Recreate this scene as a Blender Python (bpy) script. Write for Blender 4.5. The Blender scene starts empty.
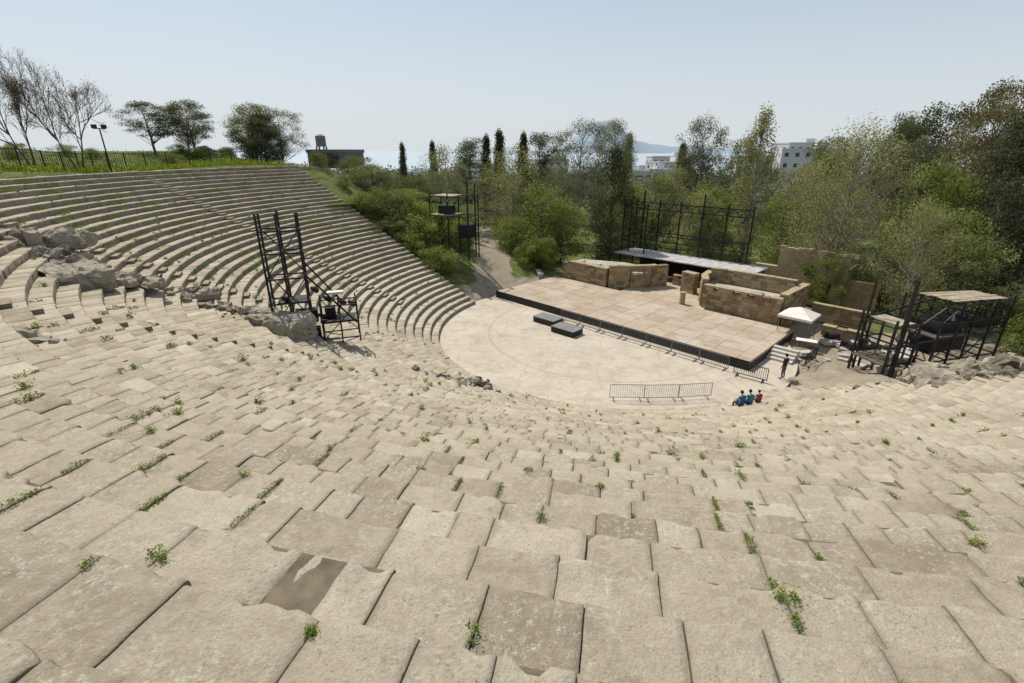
import bpy, bmesh, math, random
import numpy as np
from mathutils import Vector, Matrix, noise

random.seed(7)
RNG = np.random.default_rng(7)
C = (8.2, 40.6)
R0, TR, RI, NR = 14.6, 0.68, 0.3325, 40
A0, A1 = 147.5, 304.0
scene = bpy.context.scene

# ---------------------------------------------------------------- helpers
def link(o, parent=None):
    scene.collection.objects.link(o)
    if parent: o.parent = parent
    return o

def quad_mesh(name, V, Q, tone=None, mi=None, mats=(), smooth=False, extra=None):
    V = np.asarray(V, dtype=np.float32); Q = np.asarray(Q, dtype=np.int32)
    me = bpy.data.meshes.new(name)
    me.vertices.add(len(V)); me.vertices.foreach_set('co', V.ravel())
    me.loops.add(Q.size); me.loops.foreach_set('vertex_index', Q.ravel())
    me.polygons.add(len(Q))
    me.polygons.foreach_set('loop_start', np.arange(0, Q.size, 4, dtype=np.int32))
    me.polygons.foreach_set('loop_total', np.full(len(Q), 4, dtype=np.int32))
    if mi is not None: me.polygons.foreach_set('material_index', np.asarray(mi, dtype=np.int32))
    me.polygons.foreach_set('use_smooth', np.full(len(Q), smooth))
    me.update(calc_edges=True)
    for nm,arr in (('tone',tone),('dirt',extra)):
        if arr is not None:
            a = me.attributes.new(nm, 'FLOAT', 'POINT'); a.data.foreach_set('value', np.asarray(arr, dtype=np.float32))
    for m in mats: me.materials.append(m)
    return me

class MB:
    def __init__(s): s.v=[]; s.f=[]; s.m=[]; s.t=[]
    def add(s, vs, fs, mi=0, tone=.5):
        b=len(s.v); s.v += [tuple(v) for v in vs]; s.f += [tuple(i+b for i in f) for f in fs]
        s.m += [mi]*len(fs); s.t += [tone]*len(vs)
    def hexa(s, p, mi=0, tone=.5):
        s.add(p, [(3,2,1,0),(4,5,6,7),(0,1,5,4),(1,2,6,5),(2,3,7,6),(3,0,4,7)], mi, tone)
    def box(s, c, d, rz=0, mi=0, tone=.5, M=None):
        x,y,z=[q/2 for q in d]
        p=[Vector(q) for q in [(-x,-y,-z),(x,-y,-z),(x,y,-z),(-x,y,-z),(-x,-y,z),(x,-y,z),(x,y,z),(-x,y,z)]]
        R = M if M is not None else Matrix.Rotation(rz,3,'Z')
        s.hexa([R@q+Vector(c) for q in p], mi, tone)
    def beam(s, p, q, w=.06, h=None, mi=0, tone=.5):
        p=Vector(p); q=Vector(q); d=(q-p)
        if d.length<1e-6: return
        h = h or w
        d.normalize(); up=Vector((0,0,1)) if abs(d.z)<.95 else Vector((1,0,0))
        a=d.cross(up).normalized()*w/2; b=a.normalized().cross(d)*h/2
        s.hexa([p-a-b,p+a-b,p+a+b,p-a+b,q-a-b,q+a-b,q+a+b,q-a+b], mi, tone)
    def tube(s, p, q, r1, r2=None, n=6, mi=0, tone=.5, cap=True):
        r2 = r1 if r2 is None else r2
        p=Vector(p); q=Vector(q); d=(q-p).normalized(); up=Vector((0,0,1)) if abs(d.z)<.95 else Vector((1,0,0))
        a=d.cross(up).normalized(); b=a.cross(d)
        vs=[]
        for c,r in ((p,r1),(q,r2)):
            for i in range(n):
                t=2*math.pi*i/n; vs.append(c+a*math.cos(t)*r+b*math.sin(t)*r)
        fs=[(i,(i+1)%n,n+(i+1)%n,n+i) for i in range(n)]
        if cap: fs += [tuple(range(n-1,-1,-1)), tuple(range(n,2*n))]
        s.add(vs, fs, mi, tone)
    def prism(s, pts, z0, z1, mi=0, tone=.5):
        n=len(pts); s.add([(x,y,z0) for x,y in pts]+[(x,y,z1) for x,y in pts],[tuple(range(n-1,-1,-1)),tuple(range(n,2*n))]+[(i,(i+1)%n,n+(i+1)%n,n+i) for i in range(n)],mi,tone)
    def mesh(s, name, mats, smooth=False):
        me=bpy.data.meshes.new(name); me.from_pydata([tuple(v) for v in s.v],[],s.f)
        for m in mats: me.materials.append(m)
        me.polygons.foreach_set('material_index', s.m)
        me.polygons.foreach_set('use_smooth', [smooth]*len(s.f))
        a=me.attributes.new('tone','FLOAT','POINT'); a.data.foreach_set('value', s.t)
        bm=bmesh.new(); bm.from_mesh(me); bmesh.ops.recalc_face_normals(bm, faces=bm.faces); bm.to_mesh(me); bm.free()
        me.update(); return me
    def build(s, name, mats, parent=None, smooth=False):
        return link(bpy.data.objects.new(name, s.mesh(name, mats, smooth)), parent)

def empty(name, loc=(0,0,0), rz=0):
    e=bpy.data.objects.new(name,None); e.empty_display_size=.2; scene.collection.objects.link(e)
    e.location=loc; e.rotation_euler=(0,0,rz); return e

def sstep(a,b,x):
    t=max(0.,min(1.,(x-a)/(b-a))); return t*t*(3-2*t)

# ---------------------------------------------------------------- materials
def nmat(name):
    m=bpy.data.materials.new(name); m.use_nodes=True; nt=m.node_tree; nt.nodes.clear()
    out=nt.nodes.new('ShaderNodeOutputMaterial')
    return m, nt, out
def N(nt,t,**k):
    n=nt.nodes.new(t)
    for a,b in k.items(): setattr(n,a,b)
    return n
def noise_n(nt, scale, detail=6, rough=.6, co=None):
    n=N(nt,'ShaderNodeTexNoise'); n.inputs['Scale'].default_value=scale; n.inputs['Detail'].default_value=detail; n.inputs['Roughness'].default_value=rough
    if co is not None: nt.links.new(co, n.inputs['Vector'])
    return n
def ramp(nt, src, stops):
    r=N(nt,'ShaderNodeValToRGB'); cr=r.color_ramp
    while len(cr.elements)<len(stops): cr.elements.new(.5)
    for e,(p,c) in zip(cr.elements, stops):
        e.position=p; e.color=(c if len(c)==4 else (*c,1)) if not isinstance(c,(int,float)) else (c,c,c,1)
    nt.links.new(src, r.inputs[0]); return r
def mixc(nt, fac, a, b, mode='MIX'):
    m=N(nt,'ShaderNodeMix',data_type='RGBA',blend_type=mode)
    for k,v in ((0,fac),(6,a),(7,b)):
        if isinstance(v,(int,float)): m.inputs[k].default_value=v
        elif isinstance(v,tuple): m.inputs[k].default_value=(*v,1) if len(v)==3 else v
        else: nt.links.new(v, m.inputs[k])
    return m.outputs[2]
def mth(nt, op, a, b=None):
    m=N(nt,'ShaderNodeMath',operation=op)
    for i,v in enumerate((a,b)):
        if v is None: continue
        if isinstance(v,(int,float)): m.inputs[i].default_value=v
        else: nt.links.new(v,m.inputs[i])
    return m.outputs[0]
def bsdf(nt,out,col,rough=.9,bump=None,bstr=.3,bdist=.02,spec=.2,metal=0):
    b=N(nt,'ShaderNodeBsdfPrincipled'); b.inputs['Roughness'].default_value=rough; b.inputs['Specular IOR Level'].default_value=spec; b.inputs['Metallic'].default_value=metal
    if isinstance(col,tuple): b.inputs['Base Color'].default_value=(*col,1)
    else: nt.links.new(col,b.inputs['Base Color'])
    if bump is not None:
        bp=N(nt,'ShaderNodeBump'); bp.inputs['Strength'].default_value=bstr; bp.inputs['Distance'].default_value=bdist
        nt.links.new(bump,bp.inputs['Height']); nt.links.new(bp.outputs[0],b.inputs['Normal'])
    nt.links.new(b.outputs[0],out.inputs[0]); return b
def tone_attr(nt,n='tone'):
    return N(nt,'ShaderNodeAttribute',attribute_name=n).outputs['Fac']

def stone_mat(name, dark, mid, light, fine=18, bstr=.5, bdist=.015, riser=.0, speck=True, tk=.42, dirt=0):
    m,nt,out=nmat(name)
    geo=N(nt,'ShaderNodeNewGeometry'); P=geo.outputs['Position']
    n1=noise_n(nt,.45,9,.7,P); n2=noise_n(nt,fine*.3,9,.75,P); n3=noise_n(nt,fine*3,6,.7,P)
    t=tone_attr(nt)
    f=mth(nt,'ADD', mth(nt,'MULTIPLY',n1.outputs[0],.6), mth(nt,'ADD', mth(nt,'MULTIPLY',n2.outputs[0],.4), mth(nt,'MULTIPLY',mth(nt,'SUBTRACT',t,.5),tk)))
    c=ramp(nt,f,[(.34,dark),(.5,mid),(.68,light)]).outputs[0]
    c=mixc(nt, ramp(nt,n3.outputs[0],[(.36,.9),(.48,0)]).outputs[0], c, mixc(nt,.55,c,dark), 'MIX')
    if speck:
        n4=noise_n(nt,fine*1.1,6,.85,P); n5=noise_n(nt,1.3,5,.65,P)
        white=mth(nt,'MULTIPLY',ramp(nt,n4.outputs[0],[(.53,0),(.60,1)]).outputs[0], ramp(nt,n5.outputs[0],[(.42,0.15),(.60,.8)]).outputs[0])
        c=mixc(nt,white,c,tuple(min(.62,x*1.33) for x in light))
        n6=noise_n(nt,2.6,10,.8,P)
        c=mixc(nt,ramp(nt,n6.outputs[0],[(.52,0),(.66,.5)]).outputs[0],c,tuple(x*.74 for x in dark))
        n7=noise_n(nt,fine*1.7,5,.85,P); n8=noise_n(nt,.9,5,.6,P)
        blk=mth(nt,'MULTIPLY',ramp(nt,n7.outputs[0],[(.57,0),(.64,1)]).outputs[0], ramp(nt,n8.outputs[0],[(.44,.08),(.6,.7)]).outputs[0])
        c=mixc(nt,blk,c,tuple(x*.42 for x in dark))
    if dirt>0:
        dd=tone_attr(nt,'dirt')
        c=mixc(nt,mth(nt,'MULTIPLY',dd,mth(nt,'MULTIPLY',ramp(nt,n2.outputs[0],[(.35,.2),(.62,1)]).outputs[0],dirt)),c,(.15,.125,.08))
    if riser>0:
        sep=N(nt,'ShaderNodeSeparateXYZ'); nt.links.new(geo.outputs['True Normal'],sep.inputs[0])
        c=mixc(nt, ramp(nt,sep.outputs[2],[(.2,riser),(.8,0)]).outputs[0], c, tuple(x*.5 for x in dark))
    bump=mth(nt,'ADD',mth(nt,'MULTIPLY',n3.outputs[0],.8),mth(nt,'MULTIPLY',n2.outputs[0],2.2))
    bsdf(nt,out,c,.93,bump,bstr,bdist,.12)
    return m

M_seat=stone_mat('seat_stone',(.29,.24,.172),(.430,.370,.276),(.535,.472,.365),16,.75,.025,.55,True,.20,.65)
M_ruin=stone_mat('ruin_rubble',(.16,.135,.10),(.32,.28,.215),(.45,.405,.32),6,.9,.06)
M_wall=stone_mat('ashlar',(.19,.135,.075),(.32,.24,.14),(.42,.34,.21),7,.7,.03)
M_pale=stone_mat('pale_stone',(.30,.27,.22),(.42,.39,.33),(.54,.51,.44),7,.5,.02)

def plain(name,col,rough=.7,var=.25,scale=3,metal=0,spec=.3,bstr=.15):
    m,nt,out=nmat(name); geo=N(nt,'ShaderNodeNewGeometry')
    n=noise_n(nt,scale,6,.65,geo.outputs['Position'])
    c=ramp(nt,n.outputs[0],[(.3,tuple(x*(1-var) for x in col)),(.7,tuple(x*(1+var) for x in col))]).outputs[0]
    bsdf(nt,out,c,rough,n.outputs[0],bstr,.01,spec,metal); return m
M_black=plain('black_paint',(.018,.018,.02),.5,.3,4)
M_steel=plain('galvanised_steel',(.20,.20,.20),.5,.2,9,.3)
M_grey=plain('grey_panel',(.20,.195,.19),.8,.25,2)
M_deck=plain('bleached_planks',(.36,.30,.225),.85,.35,2)
M_ddeck=plain('dark_planks',(.13,.105,.08),.85,.35,2)
M_pgrey=plain('pale_grey_panels',(.44,.43,.41),.8,.25,1.2)
M_white=plain('white_canvas',(.72,.69,.62),.8,.08,2)
M_plaster=plain('white_plaster',(.60,.60,.60),.9,.08,.6)
M_ochre=stone_mat('ochre_rubble_plaster',(.26,.19,.10),(.40,.31,.18),(.50,.41,.26),4,.7,.04)
M_glass=plain('dark_glass',(.06,.07,.08),.3,.1,1)
M_bark=plain('bark',(.13,.10,.075),.95,.4,6,bstr=.6)
M_pbark=plain('pale_bark',(.26,.23,.19),.95,.35,6,bstr=.5)
M_rust=plain('brown_wood',(.12,.075,.045),.85,.3,5)
M_soil=plain('soil',(.15,.125,.085),1,.4,4)
M_terra=plain('terracotta',(.32,.13,.07),.9,.3,3)

def sand_mat():
    m,nt,out=nmat('orchestra_paving'); geo=N(nt,'ShaderNodeNewGeometry'); P=geo.outputs['Position']
    sub=N(nt,'ShaderNodeVectorMath',operation='SUBTRACT'); nt.links.new(P,sub.inputs[0]); sub.inputs[1].default_value=(C[0],C[1],0)
    sep=N(nt,'ShaderNodeSeparateXYZ'); nt.links.new(sub.outputs[0],sep.inputs[0])
    comb=N(nt,'ShaderNodeCombineXYZ'); nt.links.new(sep.outputs[0],comb.inputs[0]); nt.links.new(sep.outputs[1],comb.inputs[1])
    ln=N(nt,'ShaderNodeVectorMath',operation='LENGTH'); nt.links.new(comb.outputs[0],ln.inputs[0])
    n1=noise_n(nt,.3,9,.65,P); n2=noise_n(nt,2.2,8,.7,P); n3=noise_n(nt,30,4,.6,P)
    c=ramp(nt,mth(nt,'ADD',mth(nt,'MULTIPLY',n1.outputs[0],.6),mth(nt,'MULTIPLY',n2.outputs[0],.4)),[(.32,(.39,.335,.265)),(.5,(.50,.44,.35)),(.68,(.59,.53,.44))]).outputs[0]
    l=mth(nt,'ADD',ln.outputs['Value'],mth(nt,'MULTIPLY',n2.outputs[0],.10))
    for rad,w,fa in ((10.3,.12,.28),(4.6,.07,.15)):
        d=mth(nt,'ABSOLUTE',mth(nt,'SUBTRACT',l,rad)); line=mth(nt,'LESS_THAN',d,w)
        line=mth(nt,'MULTIPLY',line,mth(nt,'MULTIPLY',n2.outputs[0],fa*1.6))
        c=mixc(nt,line,c,(.22,.18,.13))
    vo=N(nt,'ShaderNodeTexVoronoi',feature='DISTANCE_TO_EDGE'); vo.inputs['Scale'].default_value=.42; nt.links.new(P,vo.inputs['Vector'])
    c=mixc(nt,ramp(nt,vo.outputs['Distance'],[(.0,.5),(.014,0)]).outputs[0],c,(.27,.225,.165))
    c=mixc(nt,ramp(nt,noise_n(nt,.8,10,.78,P).outputs[0],[(.50,0),(.68,.65)]).outputs[0],c,(.31,.26,.20))
    bsdf(nt,out,c,.92,mth(nt,'ADD',n2.outputs[0],n3.outputs[0]),.25,.01,.15); return m
M_sand=sand_mat()

def stage_mat():
    m,nt,out=nmat('stage_panels'); tc=N(nt,'ShaderNodeTexCoord'); P=tc.outputs['Object']
    br=N(nt,'ShaderNodeTexBrick'); nt.links.new(P,br.inputs['Vector']); br.offset=0; br.inputs['Scale'].default_value=1
    br.inputs['Brick Width'].default_value=2.0; br.inputs['Row Height'].default_value=1.6; br.inputs['Mortar Size'].default_value=.035; br.inputs['Bias'].default_value=0
    br.inputs['Color1'].default_value=(.38,.30,.22,1); br.inputs['Color2'].default_value=(.48,.395,.30,1); br.inputs['Mortar'].default_value=(.20,.155,.11,1)
    n1=noise_n(nt,.4,9,.7,P); n2=noise_n(nt,6,6,.7,P)
    c=mixc(nt,ramp(nt,n1.outputs[0],[(.45,0),(.66,.6)]).outputs[0],br.outputs['Color'],(.56,.50,.42))
    c=mixc(nt,ramp(nt,noise_n(nt,.9,10,.78,P).outputs[0],[(.49,0),(.66,.75)]).outputs[0],c,(.31,.225,.155))
    c=mixc(nt,ramp(nt,n2.outputs[0],[(.3,.3),(.5,0)]).outputs[0],c,(.25,.2,.15))
    bsdf(nt,out,c,.9,n2.outputs[0],.2,.01,.15); return m
M_stage=stage_mat()

def ground_mat():
    m,nt,out=nmat('ground_cover'); geo=N(nt,'ShaderNodeNewGeometry'); P=geo.outputs['Position']
    n1=noise_n(nt,.12,8,.65,P); n2=noise_n(nt,1.3,8,.7,P); n3=noise_n(nt,14,5,.7,P)
    g=ramp(nt,n2.outputs[0],[(.3,(.065,.080,.027)),(.5,(.125,.15,.05)),(.68,(.21,.20,.10))]).outputs[0]
    d=ramp(nt,n2.outputs[0],[(.3,(.23,.19,.135)),(.7,(.40,.345,.26))]).outputs[0]
    t=tone_attr(nt)
    f=ramp(nt,mth(nt,'ADD',mth(nt,'MULTIPLY',mth(nt,'SUBTRACT',n1.outputs[0],.5),.8),t),[(.42,0),(.58,1)]).outputs[0]
    c=mixc(nt,f,g,d)
    bsdf(nt,out,c,1,mth(nt,'ADD',n2.outputs[0],n3.outputs[0]),.7,.08,.05); return m
M_ground=ground_mat()

def leaf_mat(name,dark,mid,light,trans=.35):
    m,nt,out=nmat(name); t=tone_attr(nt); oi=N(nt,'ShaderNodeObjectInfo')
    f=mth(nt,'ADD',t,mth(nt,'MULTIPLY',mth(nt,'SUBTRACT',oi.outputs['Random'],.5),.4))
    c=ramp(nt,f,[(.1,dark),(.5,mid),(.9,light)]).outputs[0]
    d=N(nt,'ShaderNodeBsdfDiffuse'); nt.links.new(c,d.inputs['Color'])
    tr=N(nt,'ShaderNodeBsdfTranslucent'); nt.links.new(mixc(nt,.4,c,(.26,.29,.06)),tr.inputs[0])
    mx=N(nt,'ShaderNodeMixShader'); mx.inputs[0].default_value=trans; nt.links.new(d.outputs[0],mx.inputs[1]); nt.links.new(tr.outputs[0],mx.inputs[2]); nt.links.new(mx.outputs[0],out.inputs[0])
    return m
L_broad=leaf_mat('leaf_broad',(.080,.095,.037),(.165,.19,.07),(.27,.29,.115))
L_bright=leaf_mat('leaf_bright',(.11,.14,.034),(.225,.28,.075),(.33,.38,.115),.42)
L_spring=leaf_mat('leaf_spring',(.20,.20,.08),(.34,.33,.135),(.45,.42,.195),.42)
L_dark=leaf_mat('leaf_dark',(.045,.056,.038),(.085,.10,.058),(.155,.17,.095),.25)
L_euc=leaf_mat('leaf_euc',(.09,.095,.058),(.18,.18,.10),(.27,.26,.15),.35)
L_brown=leaf_mat('leaf_brown',(.105,.085,.048),(.185,.15,.08),(.26,.215,.12),.3)
L_far=leaf_mat('leaf_far_hazed',(.12,.14,.115),(.18,.205,.16),(.26,.28,.21),.2)  # distance haze mixed into these leaf colours: paler and bluer
L_grass=leaf_mat('leaf_grass',(.085,.14,.018),(.16,.25,.035),(.25,.34,.08),.35)
L_yellow=leaf_mat('petal_yellow',(.55,.42,.02),(.65,.52,.03),(.75,.62,.05),.2)
L_twig=leaf_mat('buds',(.16,.12,.07),(.22,.17,.10),(.28,.24,.14),.2)

# ---------------------------------------------------------------- terrain
def terr(x,y):
    dx,dy=x-C[0],y-C[1]; R=math.hypot(dx,dy); th=math.degrees(math.atan2(dy,dx))%360
    if A0<=th<=A1: d=0; side=0
    else:
        e0=(A0-th)%360; e1=(th-A1)%360
        if e0<e1: ex=e0; side=-1
        else: ex=e1; side=1
        d=R*math.sin(math.radians(ex)) if ex<90 else R
    base=min(max((R-R0)*RI/TR,0),RI*NR)
    if side==0:
        h = base-1.0 if R<NR*TR+R0+.05 else RI*NR+.03
        if R<R0: h=-.12
    else:
        fall = 1-sstep(3,27,d) if side<0 else 1-sstep(1.5,12,d)
        h = (base-.35 if R<42 else RI*NR)*fall -.15
    if R>42.0:
        up = 1.5*sstep(44,72,R)
        f = 1 if side==0 else (1-sstep(3,27,d) if side<0 else 1-sstep(1.5,12,d))
        h += up*f
        h += noise.noise(Vector((x*.12,y*.12,0)))*.25*f
        h *= (1-sstep(110,420,R))
    if side>0 and R<44: h+=noise.noise(Vector((x*.6,y*.6,1)))*.5*sstep(.3,2,d)*(1-sstep(9,13,d))
    D=math.hypot(x,y)
    h -= 30*sstep(90,900,D)
    h -= 22*sstep(1000,1500,D)
    if R>22: h += noise.noise(Vector((x*.05,y*.05,3)))*.5*sstep(22,60,R)
    return h
def seatz(x,y):
    R=math.hypot(x-C[0],y-C[1]); th=math.degrees(math.atan2(y-C[1],x-C[0]))%360
    return RI*(int((R-R0)/TR)+1) if A0<th<A1 and R>R0 else terr(x,y)

def build_terrain():
    rs=list(np.linspace(0,14,6))+[14.5,15,16,17,18.5,20,21.5,23,24.5,26,27.5,29,30.5,32,33.5,35,36.5,38,40,41.5,41.87,42.0]+list(np.linspace(43,80,34))+list(np.geomspace(83,1700,44))
    ths=np.concatenate([np.linspace(0,360,361)[:-1],[A0-.05,A0+.05,A1-.05,A1+.05]]); ths=np.unique(ths)
    V=[];T=[];nt=len(ths)
    for r in rs:
        for t in ths:
            x=C[0]+r*math.cos(math.radians(t)); y=C[1]+r*math.sin(math.radians(t))
            V.append((x,y,terr(x,y)))
            s = 1.2*(1-sstep(18,27,r)) if not (60<t<130 and r>26) else 0
            if 92<t<150: s=1.2*(1-sstep(15,19.5,r))
            if t>A1-1: s=max(s,1.1*(1-sstep(34,44,r)))
            px = abs(x-(-1.6-(y-51)*.09))
            if 46<y<105 and px<2.2: s=max(s,1.0)
            T.append(.18+s*.8 + (.22 if 41.9<r<43.6 else 0))
    Q=[]
    for i in range(len(rs)-1):
        for j in range(nt):
            k=(j+1)%nt; Q.append((i*nt+j,i*nt+k,(i+1)*nt+k,(i+1)*nt+j)[::-1])
    me=quad_mesh('ground',V,Q,T,None,[M_ground],True)
    link(bpy.data.objects.new('ground',me))
    bm=bmesh.new(); bm.from_mesh(me); bmesh.ops.recalc_face_normals(bm,faces=bm.faces)
    if sum(f.normal.z for f in bm.faces)<0: bmesh.ops.reverse_faces(bm,faces=bm.faces)
    bm.to_mesh(me); bm.free()
build_terrain()

mb=MB()
n=128
vs=[(C[0]+15.2*math.cos(2*math.pi*i/n),C[1]+15.2*math.sin(2*math.pi*i/n),0) for i in range(n)]
mb.add(vs,[tuple(range(n))]); mb.build('orchestra_floor',[M_sand])

mb=MB(); S=60000
mb.add([(-S,-S,-38),(S,-S,-38),(S,S,-38),(-S,S,-38)],[(0,1,2,3)])
m,nt,out=nmat('hazed_sea'); geo=N(nt,'ShaderNodeNewGeometry'); bsdf(nt,out,(.38,.45,.50),.6,noise_n(nt,.05,6,.6,geo.outputs['Position']).outputs[0],.2,.5,.3)  # sea haze is put into the pale base colour
mb.build('sea',[m])

# ---------------------------------------------------------------- seating
def cpol(r,t): return (C[0]+r*math.cos(t), C[1]+r*math.sin(t))
JOINTS=[]
STAIRS=[174.0,203.0,226.0]
def build_seats():
    VV=[];QQ=[];TT=[];DD=[];base=0
    a0=math.radians(A0); a1=math.radians(A1)
    for i in range(NR):
        r=R0+TR*i; z=RI*(i+1); t=a0
        while t<a1-1e-4:
            w=random.uniform(.36,.68) if random.random()<.8 else random.uniform(.68,1.05)
            t2=min(a1,t+w/r)
            if a1-t2<.4/r: t2=a1
            tm=(t+t2)/2; x,y=cpol(r+.4,tm); dc=math.hypot(x,y)
            g=random.uniform(.001,.004) if random.random()<.75 else random.uniform(.004,.012)
            lvl = 2 if dc<7 else (1 if dc<15 else 0)
            nint=(1,5,14)[lvl]; ntint=(1,5,12)[lvl]
            r1=r+TR+.10
            pr=[(r+.006,-.37),(r,-.2),(r,-.030),(r+.008,-.009),(r+.030,0)]
            if lvl==0: pr=[(r,-.37),(r,-.022),(r+.022,0)]
            rin=np.linspace(r+.030,r1,nint+2)[1:]
            pr+= [(q,0) for q in rin]
            gt=g/r; e=.010/r
            pt=[(t+gt,-.07),(t+gt,-.005),(t+gt+e,0)]
            pt+=[(q,0) for q in np.linspace(t+gt+e,t2-gt-e,ntint+2)[1:-1]]
            pt+=[(t2-gt-e,0),(t2-gt,-.005),(t2-gt,-.07)]
            PR=np.array(pr);PT=np.array(pt);nr,ntt=len(pr),len(pt)
            rr=PR[:,0][:,None]+np.zeros((1,ntt)); tt=PT[:,0][None,:]+np.zeros((nr,1))
            zz=z+PR[:,1][:,None]+PT[:,1][None,:]
            zj=random.gauss(0,.0045); tl=random.gauss(0,.008); tl2=random.gauss(0,.006); rj=random.gauss(0,.008)
            if random.random()<.05: zj-=random.uniform(.008,.02); tl2+=random.gauss(0,.015)
            zz=zz+zj+(rr-r)*tl+(tt-tm)*r*tl2
            rr=rr+rj*(PR[:,0][:,None]<r+.3)
            dirt=np.zeros((nr,ntt))
            if lvl==0:
                zz+=RNG.normal(0,.003,zz.shape); rr+=RNG.normal(0,.004,rr.shape)
                dirt[:, :2]=.5; dirt[:,-2:]=.5; dirt[:2]=.3
            X=C[0]+rr*np.cos(tt);Y=C[1]+rr*np.sin(tt)
            if lvl>0:
                bigchip=random.random()<.13; bc=random.choice([t,t2]); bR=random.uniform(.04,.10)
                for a in range(nr):
                    for b in range(ntt):
                        p=Vector((X[a,b],Y[a,b],z))
                        zz[a,b]+=noise.noise(p*1.7)*.012+noise.noise(p*8)*.004
                        er=abs(rr[a,b]-r); et=min(abs(tt[a,b]-t)*r, abs(t2-tt[a,b])*r); ed=min(er,et)
                        dirt[a,b]=max(0,1-et/.05)*.85+max(0,1-er/.04)*.3+max(0,1-abs(rr[a,b]-r-TR)/.08)*.5
                        if ed<.08:
                            amp=.10 if er<.08 else .03
                            ch=max(0,noise.noise(p*5+Vector((3,1,i)))-.10)*amp*(1-ed/.08)
                            zz[a,b]-=ch
                            if a<5: rr[a,b]+=ch*1.1+noise.noise(p*5)*.016
                        if bigchip:
                            dd=math.hypot((tt[a,b]-bc)*r, er)
                            if dd<bR and a>1: zz[a,b]-=.022*(1-dd/bR)
                            if dd<bR and a<5: rr[a,b]+=.03*(1-dd/bR)
                        tt[a,b]+=noise.noise(p*6+Vector((0,0,7)))*.005/r
                X=C[0]+rr*np.cos(tt);Y=C[1]+rr*np.sin(tt)
            V=np.stack([X,Y,zz],-1).reshape(-1,3)
            idx=np.arange(nr*ntt).reshape(nr,ntt)+base
            Q=np.stack([idx[:-1,:-1],idx[:-1,1:],idx[1:,1:],idx[1:,:-1]],-1).reshape(-1,4)
            tone=random.gauss(.5,.2)
            th=math.degrees(tm)
            if i<11 and th<186: tone+=1.9
            if random.random()<.03: tone+=.7
            if random.random()<.03: tone-=.6
            VV.append(V);QQ.append(Q);TT.append(np.full(len(V),tone));DD.append(np.clip(dirt,0,1).ravel());base+=len(V)
            JOINTS.append((i,r,t,dc))
            t=t2
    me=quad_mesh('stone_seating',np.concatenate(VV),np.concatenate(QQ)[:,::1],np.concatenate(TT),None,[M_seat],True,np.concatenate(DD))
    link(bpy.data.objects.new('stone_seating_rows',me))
    mb=MB(); nn=150
    for i in range(NR):
        r=R0+TR*i+.03; z=RI*(i+1)-.03
        for j in range(nn):
            ta=a0+(a1-a0)*j/nn; tb=a0+(a1-a0)*(j+1)/nn
            p=[cpol(r,ta),cpol(r,tb),cpol(r+TR,tb),cpol(r+TR,ta)]
            mb.add([(*p[0],z-RI),(*p[1],z-RI),(*p[1],z),(*p[0],z),(*p[2],z),(*p[3],z)],[(0,1,2,3),(3,2,4,5)])
    mb.build('soil_bedding',[M_soil])
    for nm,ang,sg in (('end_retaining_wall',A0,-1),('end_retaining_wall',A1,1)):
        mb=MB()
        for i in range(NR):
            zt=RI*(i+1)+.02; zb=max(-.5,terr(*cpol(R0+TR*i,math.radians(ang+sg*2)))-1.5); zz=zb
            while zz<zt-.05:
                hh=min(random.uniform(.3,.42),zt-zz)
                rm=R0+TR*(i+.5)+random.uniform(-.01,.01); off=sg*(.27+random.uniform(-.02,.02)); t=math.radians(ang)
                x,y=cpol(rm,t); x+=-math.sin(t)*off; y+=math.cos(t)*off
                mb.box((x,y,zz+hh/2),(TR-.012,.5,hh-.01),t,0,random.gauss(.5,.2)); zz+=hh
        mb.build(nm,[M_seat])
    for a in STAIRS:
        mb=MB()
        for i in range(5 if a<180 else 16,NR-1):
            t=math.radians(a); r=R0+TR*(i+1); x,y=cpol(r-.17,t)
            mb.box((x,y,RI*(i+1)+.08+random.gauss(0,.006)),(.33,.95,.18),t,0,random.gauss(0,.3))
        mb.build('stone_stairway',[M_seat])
build_seats()

# ---------------------------------------------------------------- vegetation in joints
def leaf_quads(Cn,S,rng,flat=0.0,asp=.6):
    n=len(Cn); a=rng.normal(size=(n,3)); a[:,2]*=(1-flat); a/=np.linalg.norm(a,axis=1)[:,None]+1e-9
    b=rng.normal(size=(n,3)); b=np.cross(a,b); b/=np.linalg.norm(b,axis=1)[:,None]+1e-9
    S=S[:,None]; V=np.stack([Cn-a*S,Cn-b*S*asp,Cn+a*S,Cn+b*S*asp],1).reshape(-1,3)
    return V,np.arange(n*4).reshape(n,4)

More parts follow.
